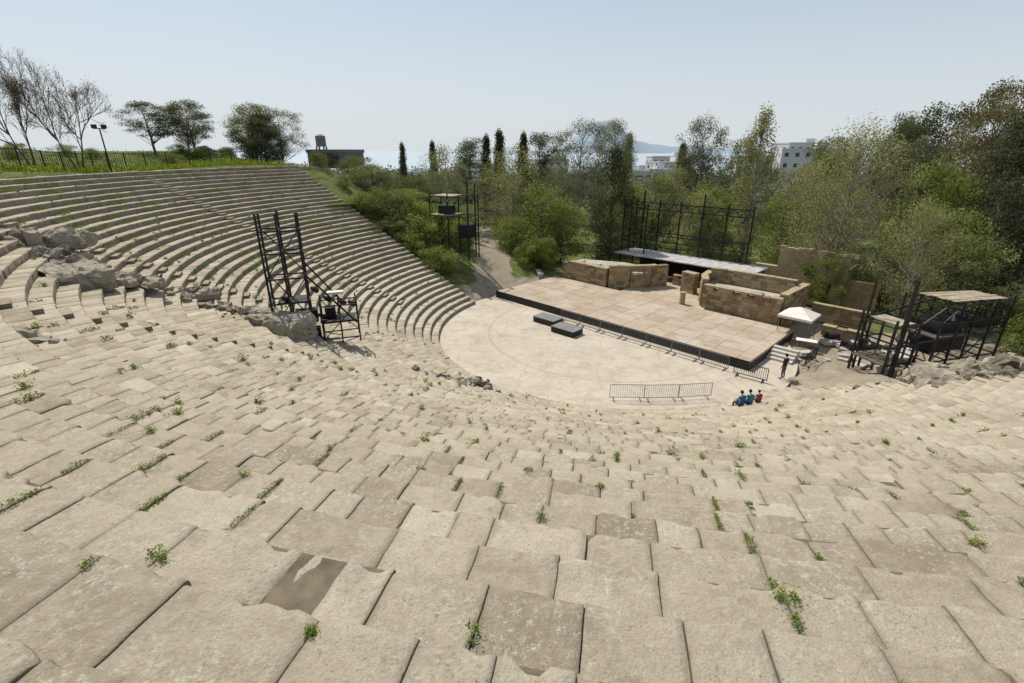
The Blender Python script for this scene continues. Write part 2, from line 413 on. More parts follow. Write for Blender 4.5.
def joint_weeds():
    Vs=[];Qs=[];T=[];Mi=[];b=0
    rng=np.random.default_rng(5); wr=random.Random(77)
    def tuft(x,y,z,dx,dy,L,wid,hgt,ls,dens,yel=False):
        nonlocal b
        n=int(min(1800,max(30,dens*(L*2+wid)*wid/(ls*ls)*1.1)))
        u=rng.uniform(-1,1,n); ph=rng.random()*6
        env=(1-np.abs(u)**2*.7)*(.45+.55*np.abs(np.sin(u*6*L/.2+ph)))
        c=np.stack([x+dx*u*L+rng.normal(0,1,n)*wid*.34*env, y+dy*u*L+rng.normal(0,1,n)*wid*.34*env, z+rng.random(n)*hgt*env],1)
        V,Q=leaf_quads(c,rng.uniform(.5,1.25,n)*ls,rng,0,.42)
        Vs.append(V);Qs.append(Q+b);b+=len(V);T.append(np.repeat(rng.uniform(.2,1,n),4)); mi=np.zeros(n)
        if yel: mi[rng.random(n)<.08]=1
        Mi.append(mi)
    for (i,r,t,dc) in JOINTS:
        z=RI*(i+1); deg=math.degrees(t)
        near=dc<8; ls=.012 if near else (.024 if dc<18 else .05)
        p=.22 if dc<6 else (.20 if dc<10 else (.11 if dc<24 else .035))
        if deg<215: p=.09
        if wr.random()<p:
            L=wr.choice([.03,.06,.12,.20,.28]); rm=r+wr.uniform(L,TR-L) if L<.3 else r+.34
            x,y=cpol(rm,t); s=wr.uniform(.7,1.25); k=1 if near else (1.45 if dc<18 else 2.1)
            tuft(x,y,z+.006,math.cos(t),math.sin(t),L,.075*s*k,.07*s*k,ls,1.0,wr.random()<.2)
        if wr.random()<p*.6:
            x,y=cpol(r+wr.uniform(.03,.5),t); s=wr.uniform(.7,1.4); k=1 if near else (1.6 if dc<18 else 2.3)
            tuft(x,y,z+.006,-math.sin(t),math.cos(t),wr.choice([.02,.04,.07]),.12*s*k,.10*s*k,ls,1.0,wr.random()<.35)
        if deg<205 and i>16 and wr.random()<.11:
            x,y=cpol(r+TR-.12,t); tuft(x,y,z+.01,-math.sin(t),math.cos(t),wr.uniform(.4,1.4),.17,.16,.05,1.4)
    me=quad_mesh('weeds',np.concatenate(Vs),np.concatenate(Qs),np.concatenate(T),np.concatenate(Mi),[L_grass,L_yellow])
    link(bpy.data.objects.new('weeds_in_joints',me))
joint_weeds()

def plateau_grass():
    rng=np.random.default_rng(9); n=30000
    th=np.radians(rng.uniform(143,196,n)); r=42.4+np.abs(rng.normal(0,1,n))*9
    x=C[0]+r*np.cos(th); y=C[1]+r*np.sin(th)
    keep=[]; Cn=np.zeros((n,3))
    for k in range(n):
        z=terr(x[k],y[k]); nn=noise.noise(Vector((x[k]*.5,y[k]*.5,0))); keep.append(nn>-.15)
        Cn[k]=(x[k],y[k],z+rng.uniform(0,.35)*(1+nn*1.4))
    keep=np.array(keep); Cn=Cn[keep]; m=len(Cn)
    V,Q=leaf_quads(Cn,rng.uniform(.06,.16,m),rng,-.8,.35)
    mi=(rng.random(m)<.16)*1
    me=quad_mesh('wild_grass',V,Q,np.repeat(rng.uniform(0,.7,m),4),mi,[L_grass,L_yellow])
    link(bpy.data.objects.new('wild_grass_and_flowers',me))
plateau_grass()

# ---------------------------------------------------------------- ruins
def rock(name,loc,dim,seed,rz=0,mat=None,nch=18,absz=None):
    rs_=random.Random(seed*31+5); mb=MB()
    for c in range(nch):
        fx=rs_.uniform(-.42,.42); fy=rs_.uniform(-.36,.36)
        s=rs_.uniform(.14,.36); top=rs_.uniform(.45,1.0)*(1-.8*(fx*fx+fy*fy)*1.5)
        cx,cy=fx*dim[0],fy*dim[1]; sx=dim[0]*s*.55; sy=dim[1]*s*.95; sz=dim[2]*top*.62
        bm=bmesh.new()
        for k in range(14):
            v=Vector((rs_.gauss(0,1),rs_.gauss(0,1),rs_.gauss(0,1.1))).normalized()*rs_.uniform(.85,1.1)
            v.z=max(-.8,min(.8,v.z)); bm.verts.new((v.x*sx,v.y*sy,v.z*sz))
        h=bmesh.ops.convex_hull(bm,input=bm.verts); bmesh.ops.delete(bm,geom=[g for g in h['geom_interior'] if isinstance(g,bmesh.types.BMVert)],context='VERTS')
        bmesh.ops.triangulate(bm,faces=bm.faces)
        bmesh.ops.subdivide_edges(bm,edges=bm.edges,cuts=5,use_grid_fill=True)
        for v in bm.verts:
            p=v.co+Vector((cx,cy,seed*3)); d=noise.noise_vector(p*1.7)*.14+noise.noise_vector(p*4.5)*.10+noise.noise_vector(p*11)*.05
            v.co+=d*min(1.1,dim[2])
        bm.verts.index_update()
        ang=rs_.uniform(-.6,.6); M=Matrix.Rotation(ang,3,'Z')@Matrix.Rotation(rs_.gauss(0,.2),3,'X')@Matrix.Rotation(rs_.gauss(0,.12),3,'Y')
        mb.add([M@v.co+Vector((cx,cy,sz*.4)) for v in bm.verts],[tuple(v.index for v in f.verts) for f in bm.faces],0,rs_.uniform(.1,1.0)); bm.free()
    ob=mb.build(name,[mat or M_ruin]); ob.location=(loc[0],loc[1],(seatz(loc[0],loc[1])+loc[2]) if absz is None else absz); ob.rotation_euler=(0,0,rz); return ob

def arch_ruin(name,loc,rz,w,depth,ri,th,seed,tilt=0):
    V=[];Q=[];na,nd=40,16
    sec=[]
    for a in range(na+1):
        t=math.pi*a/na; sec.append((ri*math.cos(t),ri*math.sin(t)))
    outer=[]
    for a in range(na+1):
        t=math.pi*(1-a/na); k=(ri+th)/max(abs(math.cos(t))*.8,abs(math.sin(t)),.62)*.9
        outer.append((k*math.cos(t)*w,min(k*math.sin(t),(ri+th)*1.0)))
    prof=sec+outer; m=len(prof)
    for j in range(nd+1):
        for k,(x,z) in enumerate(prof):
            y=depth*(j/nd-.5); p=Vector((x,y,z)); q=p*1.5+Vector((seed,0,0))
            d=noise.noise_vector(q)*.16+noise.noise_vector(q*4)*.09+noise.noise_vector(q*9)*.04
            if k>na: d=d*1.6
            V.append(p+d)
    for j in range(nd):
        for k in range(m):
            k2=(k+1)%m; Q.append((j*m+k,j*m+k2,(j+1)*m+k2,(j+1)*m+k))
    mb=MB(); mb.add(V,Q,0,.75)
    for j in (0,nd):
        for k in range(na):
            mb.f.append((j*m+k,j*m+k+1,j*m+(m-1-k-1),j*m+(m-1-k))); mb.m.append(0)
    o=mb.build(name,[M_ruin]); o.location=(loc[0],loc[1],seatz(loc[0],loc[1])+loc[2]); o.rotation_euler=(tilt,0,rz); return o

rock('ruined_masonry',(-24.6,24.6,-.4),(5.5,2.2,1.3),1,.15)
arch_ruin('ruined_vault',(-20.9,22.6,-.5),math.radians(-42),2.4,2.1,.55,.5,2)
rock('ruined_masonry',(-22.6,23.2,-.35),(3.2,1.7,1.1),21,.2)
rock('ruined_masonry',(-19.3,23.4,-.25),(4.6,1.6,1.05),3,.35)
rock('ruined_masonry',(-17.5,25.3,-.2),(3.3,1.4,.9),4,.45)
rock('ruined_masonry',(-15.7,25.8,-.2),(3.0,1.3,.8),6,.1)
arch_ruin('ruined_vault',(-13.5,25.4,-.6),math.radians(-20),1.6,2.0,.72,.6,5)
rock('ruined_masonry',(-12.9,11.9,-.1),(2.4,1.1,.6),7,-.2)
rock('ruined_masonry',(-2.8,26.3,-.05),(3.3,1.1,.6),8,-.25)
rock('ruined_masonry',(24.2,22.8,0),(7.5,3.4,1.9),9,.2,nch=26,absz=3.8)
rock('ruined_masonry',(21.0,24.3,-.05),(3.2,1.4,.7),10,.1)
rock('ruined_masonry',(28.0,20.6,0),(6.5,4,2.2),11,.2,nch=24,absz=5.2)
rock('ruined_masonry',(27.5,24.0,0),(5,3,1.6),14,.5,absz=3.4)
mb=MB()
for k in range(250):
    if k<110: u_=random.random(); x,y=-22.5+9.5*u_+random.gauss(0,.9),23.4+2.9*u_+random.gauss(0,.6)
    elif k<200: x,y=random.gauss(25.0,3),random.gauss(24.4,1.6)
    else: x,y=random.gauss(-2.8,1.4),random.gauss(26.4,.5)
    s=random.uniform(.1,.42); M=Matrix.Rotation(random.random()*3,3,'Z')@Matrix.Rotation(random.gauss(0,.3),3,'X')
    mb.box((x,y,seatz(x,y)+s*.22),(s*random.uniform(.8,1.6),s,s*.6),0,0,random.gauss(.5,.25),M)
mb.build('loose_stones',[M_ruin])

# ---------------------------------------------------------------- stage group (local: x along, y depth)
SA=(-1.65,51.5,0); SR=math.atan2(-.712,.702)
def local(o): o.location=SA; o.rotation_euler=(0,0,SR); return o
def S2W(a,d,z=0):
    c,s=math.cos(SR),math.sin(SR); return (SA[0]+a*c-d*s, SA[1]+a*s+d*c, z)
ZS=.7
st=empty('stage',SA,SR)
mb=MB(); mb.box((13.5,4.85,ZS-.12),(27,9.7,.24),0); mb.box((14.2,13.3,ZS-.13),(9.4,7.2,.24),0); mb.build('deck',[M_stage],st)
mb=MB(); mb.box((13.5,-.03,ZS/2-.01),(27.2,.06,ZS+.06),0); mb.box((27.05,4.8,ZS/2-.15),(.06,9.6,ZS-.2)); mb.box((-.05,4.8,ZS/2-.15),(.06,9.6,ZS-.2)); mb.build('black_fascia',[M_black],st)

def wall_blocks(path,h,thick,bw=.62,bh=.36,z0=0,mat=None,name='stone_wall',ragged=.3,cap=True):
    mb=MB()
    for (x1,y1),(x2,y2) in zip(path[:-1],path[1:]):
        L=math.hypot(x2-x1,y2-y1); a=math.atan2(y2-y1,x2-x1)
        z=z0; row=0
        while z<z0+h-.05:
            hh=min(bh*random.uniform(.85,1.15),z0+h-z); t=-random.uniform(0,.3) if row%2 else 0
            while t<L:
                w=random.uniform(.7,1.4)*bw; ta,tb=max(t,0),min(t+w,L)
                if tb-ta>.08:
                    tm=(ta+tb)/2
                    top=z+hh>=z0+h-.05
                    if not(top and random.random()<ragged*.4):
                        mb.box((x1+math.cos(a)*tm,y1+math.sin(a)*tm,z+hh/2),(tb-ta-.015,thick+random.uniform(-.04,.04),hh-.015),a,0,random.gauss(.5,.28))
                t+=w
            z+=hh; row+=1
        mb.box(((x1+x2)/2,(y1+y2)/2,z0+h/2-.1),(L,thick-.1,h-.25),a,0,.1)
        if cap:
            t=0
            while t<L:
                w=min(random.uniform(.6,1.1),L-t)
                if random.random()>ragged*.35: mb.box((x1+math.cos(a)*(t+w/2),y1+math.sin(a)*(t+w/2),z0+h+.04),(w-.02,thick+random.uniform(.02,.12),.12),a,0,random.uniform(.7,1.1))
                t+=w
    return local(mb.build(name,[mat or M_wall]))
def core(pts,h):
    mb=MB(); mb.prism(pts,-.1,h-.06,0,.5)
    for k in range(26):
        x=random.uniform(min(p[0] for p in pts)+.6,max(p[0] for p in pts)-.6); y=random.uniform(min(p[1] for p in pts)+.6,min(p[1] for p in pts)+2.4); s=random.uniform(.15,.45)
        mb.box((x,y,h-.04),(s*1.3,s,.12+s*.3),random.random()*3,0,random.random())
    return local(mb.build('rubble_core',[M_pale]))
wall_blocks([(1.0,10.4),(7.4,10.1)],2.7,.6); wall_blocks([(7.5,10.2),(9.3,11.6),(10.8,13.4),(11.7,15.4)],3.1,.6); wall_blocks([(1.1,10.7),(1.1,14.6)],2.2,.55)
core([(1.3,10.6),(7.3,10.4),(9.1,11.9),(10.5,13.6),(11.3,15.4),(6,15.4),(1.3,13.4)],2.5)
wall_blocks([(18.4,10.5),(25.5,10.4)],2.9,.6); wall_blocks([(25.4,10.7),(25.6,16.4)],3.2,.6); wall_blocks([(18.3,10.8),(17.3,12.6),(17.0,14.8)],3.3,.55)
core([(18.5,10.8),(25.2,10.7),(25.3,14.3),(17.2,14.3),(17.4,13)],2.4)
wall_blocks([(17.2,14.4),(18.6,14.8),(25.2,14.8)],3.7,.6,name='curved_niche_wall')
wall_blocks([(14.2,14.6),(15.8,14.3)],2.8,.8)
wall_blocks([(12.0,16.6),(13.6,17.0)],1.7,.7)
wall_blocks([(-4.2,10.5),(-.4,7.6)],1.2,.5,mat=M_pale)
wall_blocks([(-7.5,17.5),(-4.2,10.5)],1.1,.5,mat=M_pale)
wall_blocks([(-1,12.6),(1,12.4)],1.8,.6)
wall_blocks([(26.5,16.5),(31,16.5)],1.5,.5)
wall_blocks([(28.5,12.5),(31.5,12.5)],.8,.6)
mb=MB(); mb.tube((16.6,9.9,ZS),(16.6,9.9,ZS+1.1),.28,.25,14,0,.6); mb.tube((16.6,9.9,ZS+1.1),(16.6,9.9,ZS+1.22),.33,.33,14,0,.6); local(mb.build('column_stub',[M_wall],None,False))

b=empty('stage_building',S2W(24.5,21.5),SR)
mb=MB()
def wall_open(mb,x0,x1,y,zt,th,ops,mi=0):
    xs=sorted(set([x0,x1]+[o[0] for o in ops]+[o[1] for o in ops]))
    for a,c in zip(xs[:-1],xs[1:]):
        op=[o for o in ops if o[0]<=a+1e-6 and o[1]>=c-1e-6]
        top=zt-random.uniform(0,.25)
        if op:
            o=op[0]
            if o[2]>0: mb.box(((a+c)/2,y,o[2]/2),(c-a,th,o[2]),0,mi,.5)
            mb.box(((a+c)/2,y,(o[3]+top)/2),(c-a,th,top-o[3]),0,mi,.5)
        else: mb.box(((a+c)/2,y,top/2),(c-a,th,top),0,mi,.5)
wall_open(mb,-3.2,3.2,0,5.4,.6,[(-2.2,-1.1,0,2.5),(1.0,2.1,0,2.5),(-.5,.3,3.0,4.1)])
for k in range(18):
    s=random.uniform(.3,.7); mb.box((-3.0+6*k/17,random.uniform(-.1,.1),5.3+s*.25),(s,.52,s*.6),0,0,random.random())
mb.box((-2.9,2.5,2.3),(.6,4.4,4.6),0,0,.5); mb.box((2.9,2.5,2.0),(.6,4.4,4.0),0,0,.5); mb.box((0,4.8,2.2),(6.4,.6,4.4),0,0,.5)
mb.box((4.6,.6,1.5),(2.8,.6,3.0),0,0,.3); mb.box((-4.4,.5,1.7),(2.4,.6,3.4),0,0,.7)
mb.build('walls',[M_ochre],b)
mb=MB(); mb.box((0,2.4,4.0),(5.1,4.1,.2),0,0,.7); mb.build('roof',[M_pale],b)
mb=MB(); mb.box((-1.65,.2,1.25),(1.05,.06,2.45)); mb.box((1.55,.2,1.25),(1.05,.06,2.45)); mb.build('doors',[M_rust],b)

# ---------------------------------------------------------------- scaffolds
def lamp_can(mb,p,d=(0,-.3,-.25)):
    p=Vector(p); mb.tube(p,p+Vector(d),.10,.16,8,0,.5)
def frame(mb,xs,ys,z0,z1,levels,w=.09,diag=True):
    for x in xs:
        for y in ys: mb.beam((x,y,z0),(x,y,z1+random.uniform(-.1,.1)),w)
    for z in levels:
        for y in ys: mb.beam((xs[0],y,z),(xs[-1],y,z),w*.75)
        for x in xs: mb.beam((x,ys[0],z),(x,ys[-1],z),w*.75)
    if diag:
        lv=sorted([z0]+list(levels))
        for k,(a,c) in enumerate(zip(lv[:-1],lv[1:])):
            for j,(p,q) in enumerate(zip(xs[:-1],xs[1:])):
                if (k+j)%2: mb.beam((p,ys[0],a),(q,ys[0],c),w*.5)
                else: mb.beam((q,ys[-1],a),(p,ys[-1],c),w*.5)

t=empty('lighting_tower',(-12.2,26.9,4.4),math.radians(20))
mb=MB(); frame(mb,[-1.5,-.55,.45],[-.6,.7],0,7.5,[1.2,2.6,4.0,5.4,6.6],.11)
mb.build('steel_frame',[M_black],t)
mb=MB(); frame(mb,[1.0,2.0,3.0],[-.9,.5],.0,2.7,[.3,1.3,2.3],.08); mb.box((1.9,-.2,1.35),(2.0,1.4,.05)); mb.box((-.3,.05,2.65),(1.7,1.4,.05))
mb.beam((.45,-.6,4.2),(2.9,-.9,1.2),.09); mb.beam((.45,.7,4.6),(2.4,.5,1.9),.08)
for x,z in ((.7,3.4),(1.3,2.8),(2.1,2.5),(2.6,2.4),(-.9,3.0),(0,2.2),(.9,1.8)): lamp_can(mb,(x,-.7,z),(.25,.3,-.25))
mb.box((.4,-.3,.5),(.9,.6,.9)); mb.box((1.5,.1,1.7),(.6,.6,.6)); mb.box((.2,.1,1.6),(1.2,.8,.7))
mb.build('lamp_gantry',[M_black],t)
mb=MB(); mb.box((1.9,-.2,2.9),(.9,.4,.14)); mb.build('white_cover',[M_white],t)

t=empty('lighting_scaffold',(-6.6,57.5,terr(-6.6,57.5)),math.radians(-25))
mb=MB(); frame(mb,[-2.6,-.2,2.4],[-1.2,1.2],0,7.4,[2.6,4.9,7.0],.11); mb.beam((2.4,-1.2,0),(2.4,-1.2,8.8),.14); mb.beam((2.0,1.2,0),(2.0,1.2,8.4),.12)
for x in (-2,-1,0,1): lamp_can(mb,(x,-1.3,6.7),(0,-.35,-.3))
mb.box((1.5,0,3.2),(1.4,1.6,1.5)); mb.box((-1.2,.2,5.5),(1.6,1.2,.9))
for x in (-2.3,-1.4,-.5,.6): mb.beam((x,-1.3,4.9),(x+.1,-1.3,6.0),.06)
mb.build('steel_frame',[M_black],t)
mb=MB(); mb.box((-1.2,0,4.98),(2.9,2.6,.08)); mb.box((-.9,0,7.1),(2.6,2.4,.08)); mb.build('plank_platforms',[M_deck],t)

t=empty('stage_rigging',S2W(0,0),SR)
mb=MB(); frame(mb,[3.6,6.8,9.6,12.4,15.2,18.0,20.0],[18.2,21.2],0,3.0,[2.9],.12,False)
for x in (3.6,4.6,6.8,9.6,12.4,15.2,18.0): mb.beam((x,21.2,3),(x,21.2,9.4 if x not in(4.6,12.4) else 10.4),.15)
for z in (4.4,5.5,8.2,9.0): mb.beam((3.6,21.2,z),(18.0,21.2,z),.11)
x=3.6
while x<17.4:
    for za,zb,w_ in ((8.2,9.0,.07),(4.4,5.5,.06)): mb.beam((x,21.2,za),(x+.72,21.2,zb),w_); mb.beam((x+.72,21.2,zb),(x+1.44,21.2,za),w_)
    x+=1.44
for x in (3.6,6.8,4.6): mb.beam((x,18.4,3),(x,18.4,9.2),.13)
for z in (4.5,6.0,7.5,9.0): mb.beam((3.6,18.4,z),(6.8,18.4,z),.09); mb.beam((3.6,18.4,z),(3.6,21.2,z),.08); mb.beam((3.6,18.4,z-1.2),(6.8,18.4,z),.06)
for z in (3.6,5.0): mb.beam((7,21.5,z),(18,21.5,z+.3),.09)
for k in range(9): lamp_can(mb,(7.5+k*1.2,21.1,8.1),(0,-.3,-.4))
mb.box((12,21.7,1.5),(15,.1,2.9))
mb.build('black_truss',[M_black],t)
mb=MB()
for k,x in enumerate(np.arange(4.2,20.0,1.3)): mb.box((x,19.1,3.12+.012*(k%2)),(1.27,4.2,.12),0,0,random.random())
mb.build('deck_canopy',[M_pgrey],t)

t=empty('lighting_scaffold',(29.6,32.3,terr(29.6,32.3)-.1),math.radians(16))
mb=MB()
frame(mb,[-5.0,-4.1,-2.8],[-1.2,1.2],-.6,4.9,[1.7,3.0,4.4],.12)
mb.beam((-4.3,-1.2,-.6),(-4.3,-1.2,7.6),.16); mb.beam((-4.1,-1.2,5),(-4.3,-1.2,7.2),.08); mb.beam((-4.6,1.2,-.6),(-4.6,1.2,7.0),.12)
frame(mb,[-1.2,.4,1.8,3.6,5.2],[-1.4,1.4],-.6,5.9,[1.6,3.3,4.4,5.6],.11)
mb.beam((-5.0,1.2,4.4),(5.2,1.4,5.6),.1); mb.beam((-5.0,-1.2,3.0),(-1.2,-1.4,3.3),.1); mb.beam((-2.8,-1.2,4.4),(-1.2,-1.4,5.6),.08)
for x in (-5.0,-3.8,-.5,.8,2.6,4.2): lamp_can(mb,(x,-1.5,5.0 if x>-2 else 4.1),(-.2,-.2,-.35))
for z in (.8,2.5): mb.beam((-1.2,-1.4,z),(5.2,-1.4,z),.07)
mb.build('steel_frame',[M_black],t)
mb=MB(); mb.box((-4.0,0,1.75),(2.3,2.3,.10)); mb.box((.4,0,3.4),(3.4,2.8,.10)); mb.box((3.8,0,3.4),(2.4,2.8,.10)); mb.build('lower_platforms',[M_ddeck],t)
mb=MB(); mb.box((-3.8,0,4.5),(1.4,2.1,.07))
for k in range(7): mb.box((2.4,-1.0+.33*k,5.72+random.uniform(-.02,.03)),(random.uniform(5.0,5.6),.27,.06),0,0,.6,Matrix.Rotation(.04+random.gauss(0,.006),3,'Y'))
mb.build('plank_roof',[M_deck],t)
mb=MB(); mb.box((.8,.1,3.8),(3.0,2.0,.7)); mb.box((4.0,.2,3.75),(1.6,1.8,.6)); mb.box((2.2,.6,2.0),(3.4,1.4,.9)); mb.build('equipment_cases',[M_black],t)

# ---------------------------------------------------------------- orchestra props
for (a,d) in ((9.6,-2.4),(12.6,-3.3)):
    x,y,_=S2W(a,d)
    e=empty('rostrum_platform',(x,y,.004),SR+.05)
    mb=MB(); mb.box((0,0,.26),(2.4,1.45,.48))
    for sx in(-1,1):
        for sy in(-1,1): mb.box((sx*1.0,sy*.55,.02),(.1,.1,.04))
    mb.build('black_skirt',[M_black],e)
    mb=MB(); mb.box((0,0,.52),(2.46,1.5,.05)); mb.build('top_panel',[M_grey],e)

def barrier_mesh(L=2.2,h=1.1,r=.02,rb=.009):
    mb=MB()
    mb.tube((-L/2,0,.15),(-L/2,0,h),r); mb.tube((L/2,0,.15),(L/2,0,h),r); mb.tube((-L/2,0,h),(L/2,0,h),r); mb.tube((-L/2,0,.2),(L/2,0,.2),r)
    for k in range(1,16): x=-L/2+L*k/16; mb.tube((x,0,.2),(x,0,h),rb,None,5)
    for x in (-L/2+.25,L/2-.25): mb.tube((x,0,.2),(x,-.3,.02),r); mb.tube((x,0,.2),(x,.3,.02),r); mb.tube((x,-.34,.02),(x,.34,.02),r)
    return mb
B1=barrier_mesh().mesh('crowd_barrier',[M_steel]); B2=barrier_mesh(2.2,1.05,.03,.016).mesh('crowd_barrier_dark',[M_black]); B3=barrier_mesh(2.2,1.1,.028,.014).mesh('crowd_barrier_grey',[M_steel])
def inst(name,me,loc,rz=0,sc=(1,1,1)):
    o=bpy.data.objects.new(name,me); link(o); o.location=loc; o.rotation_euler=(0,0,rz); o.scale=sc; return o
for x,y,r in ((7.4,27.75,-.02),(9.6,27.72,.03),(11.85,27.9,.12)): inst('crowd_barrier',B1,(x,y,.004),r)
for k in range(7): x,y,_=S2W(11.2+k*2.28,-1.15); inst('crowd_barrier',B3,(x,y,.004),SR+random.uniform(-.02,.02))
for a,d,r in ((27.6,-1.3,.1),(29.8,4.6,1.5)): x,y,_=S2W(a,d); inst('crowd_barrier',B2,(x,y,.0),SR+r)
for k in range(3): inst('crowd_barrier',B2,(25.8+k*2.25,28.9+k*.5,terr(25.8+k*2.25,28.9+k*.5)),.2)

mb=MB()
for k in range(4): mb.box((28.0,3.5+k*.42,(k+1)*.085),(1.8,.42,(k+1)*.17),0,0,.9)
local(mb.build('stage_steps',[M_pale]))
g=empty('canopy_tent',S2W(27.2,9.6,0),SR)
mb=MB()
for sx in(-1,1):
    for sy in(-1,1): mb.tube((sx*1.15,sy*1.15,0),(sx*1.15,sy*1.15,2.15),.03)
mb.build('poles',[M_steel],g)
mb=MB(); p=[(-1.3,-1.3,2.15),(1.3,-1.3,2.15),(1.3,1.3,2.15),(-1.3,1.3,2.15),(0,0,2.8)]
q=[(x,y,1.95) for x,y,z in p[:4]]
mb.add(p+q,[(0,1,4),(1,2,4),(2,3,4),(3,0,4),(5,6,1,0),(6,7,2,1),(7,8,3,2),(8,5,0,3)]); mb.build('canopy',[M_white],g)
e=empty('folding_table',S2W(28.6,7.6,0),SR+.3)
mb=MB(); mb.box((0,0,.74),(1.5,.7,.04)); mb.build('top',[M_white],e)
mb=MB()
for sx in(-1,1):
    for sy in(-1,1): mb.beam((sx*.65,sy*.3,0),(sx*.6,sy*.3,.72),.04)
mb.build('legs',[M_steel],e)
mb=MB()
for k in range(44):
    a,d=random.uniform(28.8,35),random.uniform(6,13); s=random.uniform(.3,.8)
    mb.box((a,d,s*.25),(s*1.5,s,s*.55),random.random()*3,0,random.random())
local(mb.build('ancient_stone_blocks',[M_pale]))
mb=MB()
for k in range(6):
    a,d=random.uniform(29.5,33),random.uniform(9,12); mb.box((a,d,.4),(random.uniform(.5,1.1),.6,.8),random.random()*3)
local(mb.build('flight_cases',[M_black]))
mb=MB(); x,y=-1.6,27.4; mb.tube((x,y,.3),(x,y,1.45),.17,.14,10,0,.5); mb.build('stone_bollard',[M_ruin])

mb=MB(); prev=None
for k,a in enumerate(np.arange(146,184,.32)):
    r=47+1.5*math.sin(a*.2); x,y=cpol(r,math.radians(a)); z=terr(x,y)
    mb.beam((x,y,z),(x,y,z+1.7),.08 if k%8==0 else .025)
    if prev:
        for h in (.2,1.6): mb.beam((prev[0],prev[1],prev[2]+h),(x,y,z+h),.04)
    prev=(x,y,z)
mb.build('iron_fence',[M_black])
x,y=-35.6,45.6; e=empty('floodlight_pole',(x,y,terr(x,y)),.6)
mb=MB(); mb.tube((0,0,0),(0,0,3.7),.07,.05,8); mb.beam((-.45,0,3.65),(.45,0,3.65),.06)
for sx in(-.33,.33): mb.box((sx,-.12,3.82),(.4,.22,.3)); mb.box((sx,-.02,3.65),(.05,.05,.1))
mb.build('pole_and_lamps',[M_black],e)

# ---------------------------------------------------------------- trees
def tubes_np(segs,n=5):
    V=[];Q=[];b=0
    for p,q,r1,r2 in segs:
        d=q-p; L=np.linalg.norm(d)
        if L<1e-5: continue
        d=d/L; up=np.array((0,0,1.)) if abs(d[2])<.9 else np.array((1.,0,0)); a=np.cross(d,up); a/=np.linalg.norm(a); c=np.cross(a,d)
        t=np.arange(n)*2*math.pi/n; ring=np.cos(t)[:,None]*a+np.sin(t)[:,None]*c
        V.append(p+ring*r1);V.append(q+ring*r2)
        for i in range(n): Q.append((b+i,b+(i+1)%n,b+n+(i+1)%n,b+n+i))
        b+=2*n
    return np.concatenate(V),np.array(Q)
SH={'round':lambda t:math.sqrt(max(0,1-(2*t-1)**2))*.95+.05,
    'poplar':lambda t:(math.sin(math.pi*min(1,t*.9+.12))**.6)*1.0,
    'cypress':lambda t:(1-t)**.55*.9*min(1,t*6+.4),
    'umbrella':lambda t:(.55+.45*math.sin(math.pi*(t*.7+.2))) if t<.85 else .55,
    'weep':lambda t:math.sqrt(max(0,1-(t*1.05-.3)**2*1.6))if t<.95 else .3}
def make_tree(name,seed,H,W,cb,shape,ncl,nleaf,ls,clr,lm,bm_=None,tr=.2,flat=.7):
    rng=np.random.default_rng(seed); segs=[]
    tp=[np.array((0,0,-.4))]; npt=8
    lean=rng.normal(0,.03,2)
    for k in range(1,npt+1):
        z=H*.86*k/npt; tp.append(np.array((lean[0]*z+rng.normal(0,.012*H*.3),lean[1]*z+rng.normal(0,.012*H*.3),z)))
    for k in range(npt): segs.append((tp[k],tp[k+1],tr*(1-.85*k/npt),tr*(1-.85*(k+1)/npt)))
    def trunk_at(z):
        k=min(npt-1,max(0,int(z/(H*.86)*npt))); f=z/(H*.86)*npt-k; return tp[k]*(1-f)+tp[k+1]*f
    cl=[];sz=[];tn=[]
    for c in range(ncl):
        t=(c+rng.random())/ncl; z=H*(cb+(1-cb)*t); an=rng.random()*6.283; lump=1+.28*math.sin(an*2+seed)+.18*math.sin(an*3+t*9)
        rad=W/2*SH[shape](t)*lump*.9; rr=rad*math.sqrt(rng.uniform(.15,1))
        tgt=np.array((math.cos(an)*rr,math.sin(an)*rr,z))+np.array((tp[-1][0]*t,tp[-1][1]*t,0))
        z0=max(H*.14,z-rr*rng.uniform(.5,1.0)-.05*H); z0=min(z0,H*.84); s0=trunk_at(z0); mid=(s0+tgt)/2+np.array((0,0,-rr*.08))+rng.normal(0,.15,3)
        r0=tr*.33*(1-.6*t)
        segs.append((s0,mid,r0,r0*.6));segs.append((mid,tgt,r0*.6,r0*.2))
        for q in range(3):
            e=tgt+rng.normal(0,1,3)*clr*.7; segs.append((mid*.3+tgt*.7,e,r0*.3,.008))
        n=int(nleaf*rng.uniform(.55,1.4)); cr=clr*rng.uniform(.7,1.25)
        g=rng.normal(0,1,(n,3)); g/= (np.linalg.norm(g,axis=1)[:,None]+1e-6); g*= (rng.random(n)**.45)[:,None]*cr*1.35; g[:,2]*=flat
        g+=rng.normal(0,.12*cr,(n,3))
        cl.append(tgt+g); sz.append(rng.uniform(.55,1.2,n)*ls)
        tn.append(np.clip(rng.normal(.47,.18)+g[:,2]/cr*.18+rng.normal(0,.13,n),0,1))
    V1,Q1=tubes_np(segs); Cn=np.concatenate(cl); V2,Q2=leaf_quads(Cn,np.concatenate(sz),rng)
    V=np.concatenate([V1,V2]);Q=np.concatenate([Q1,Q2+len(V1)]); T=np.concatenate([np.full(len(V1),.5),np.repeat(np.concatenate(tn),4)])
    mi=np.concatenate([np.zeros(len(Q1)),np.ones(len(Q2))])
    return quad_mesh(name,V,Q,T,mi,[bm_ or M_bark,lm])

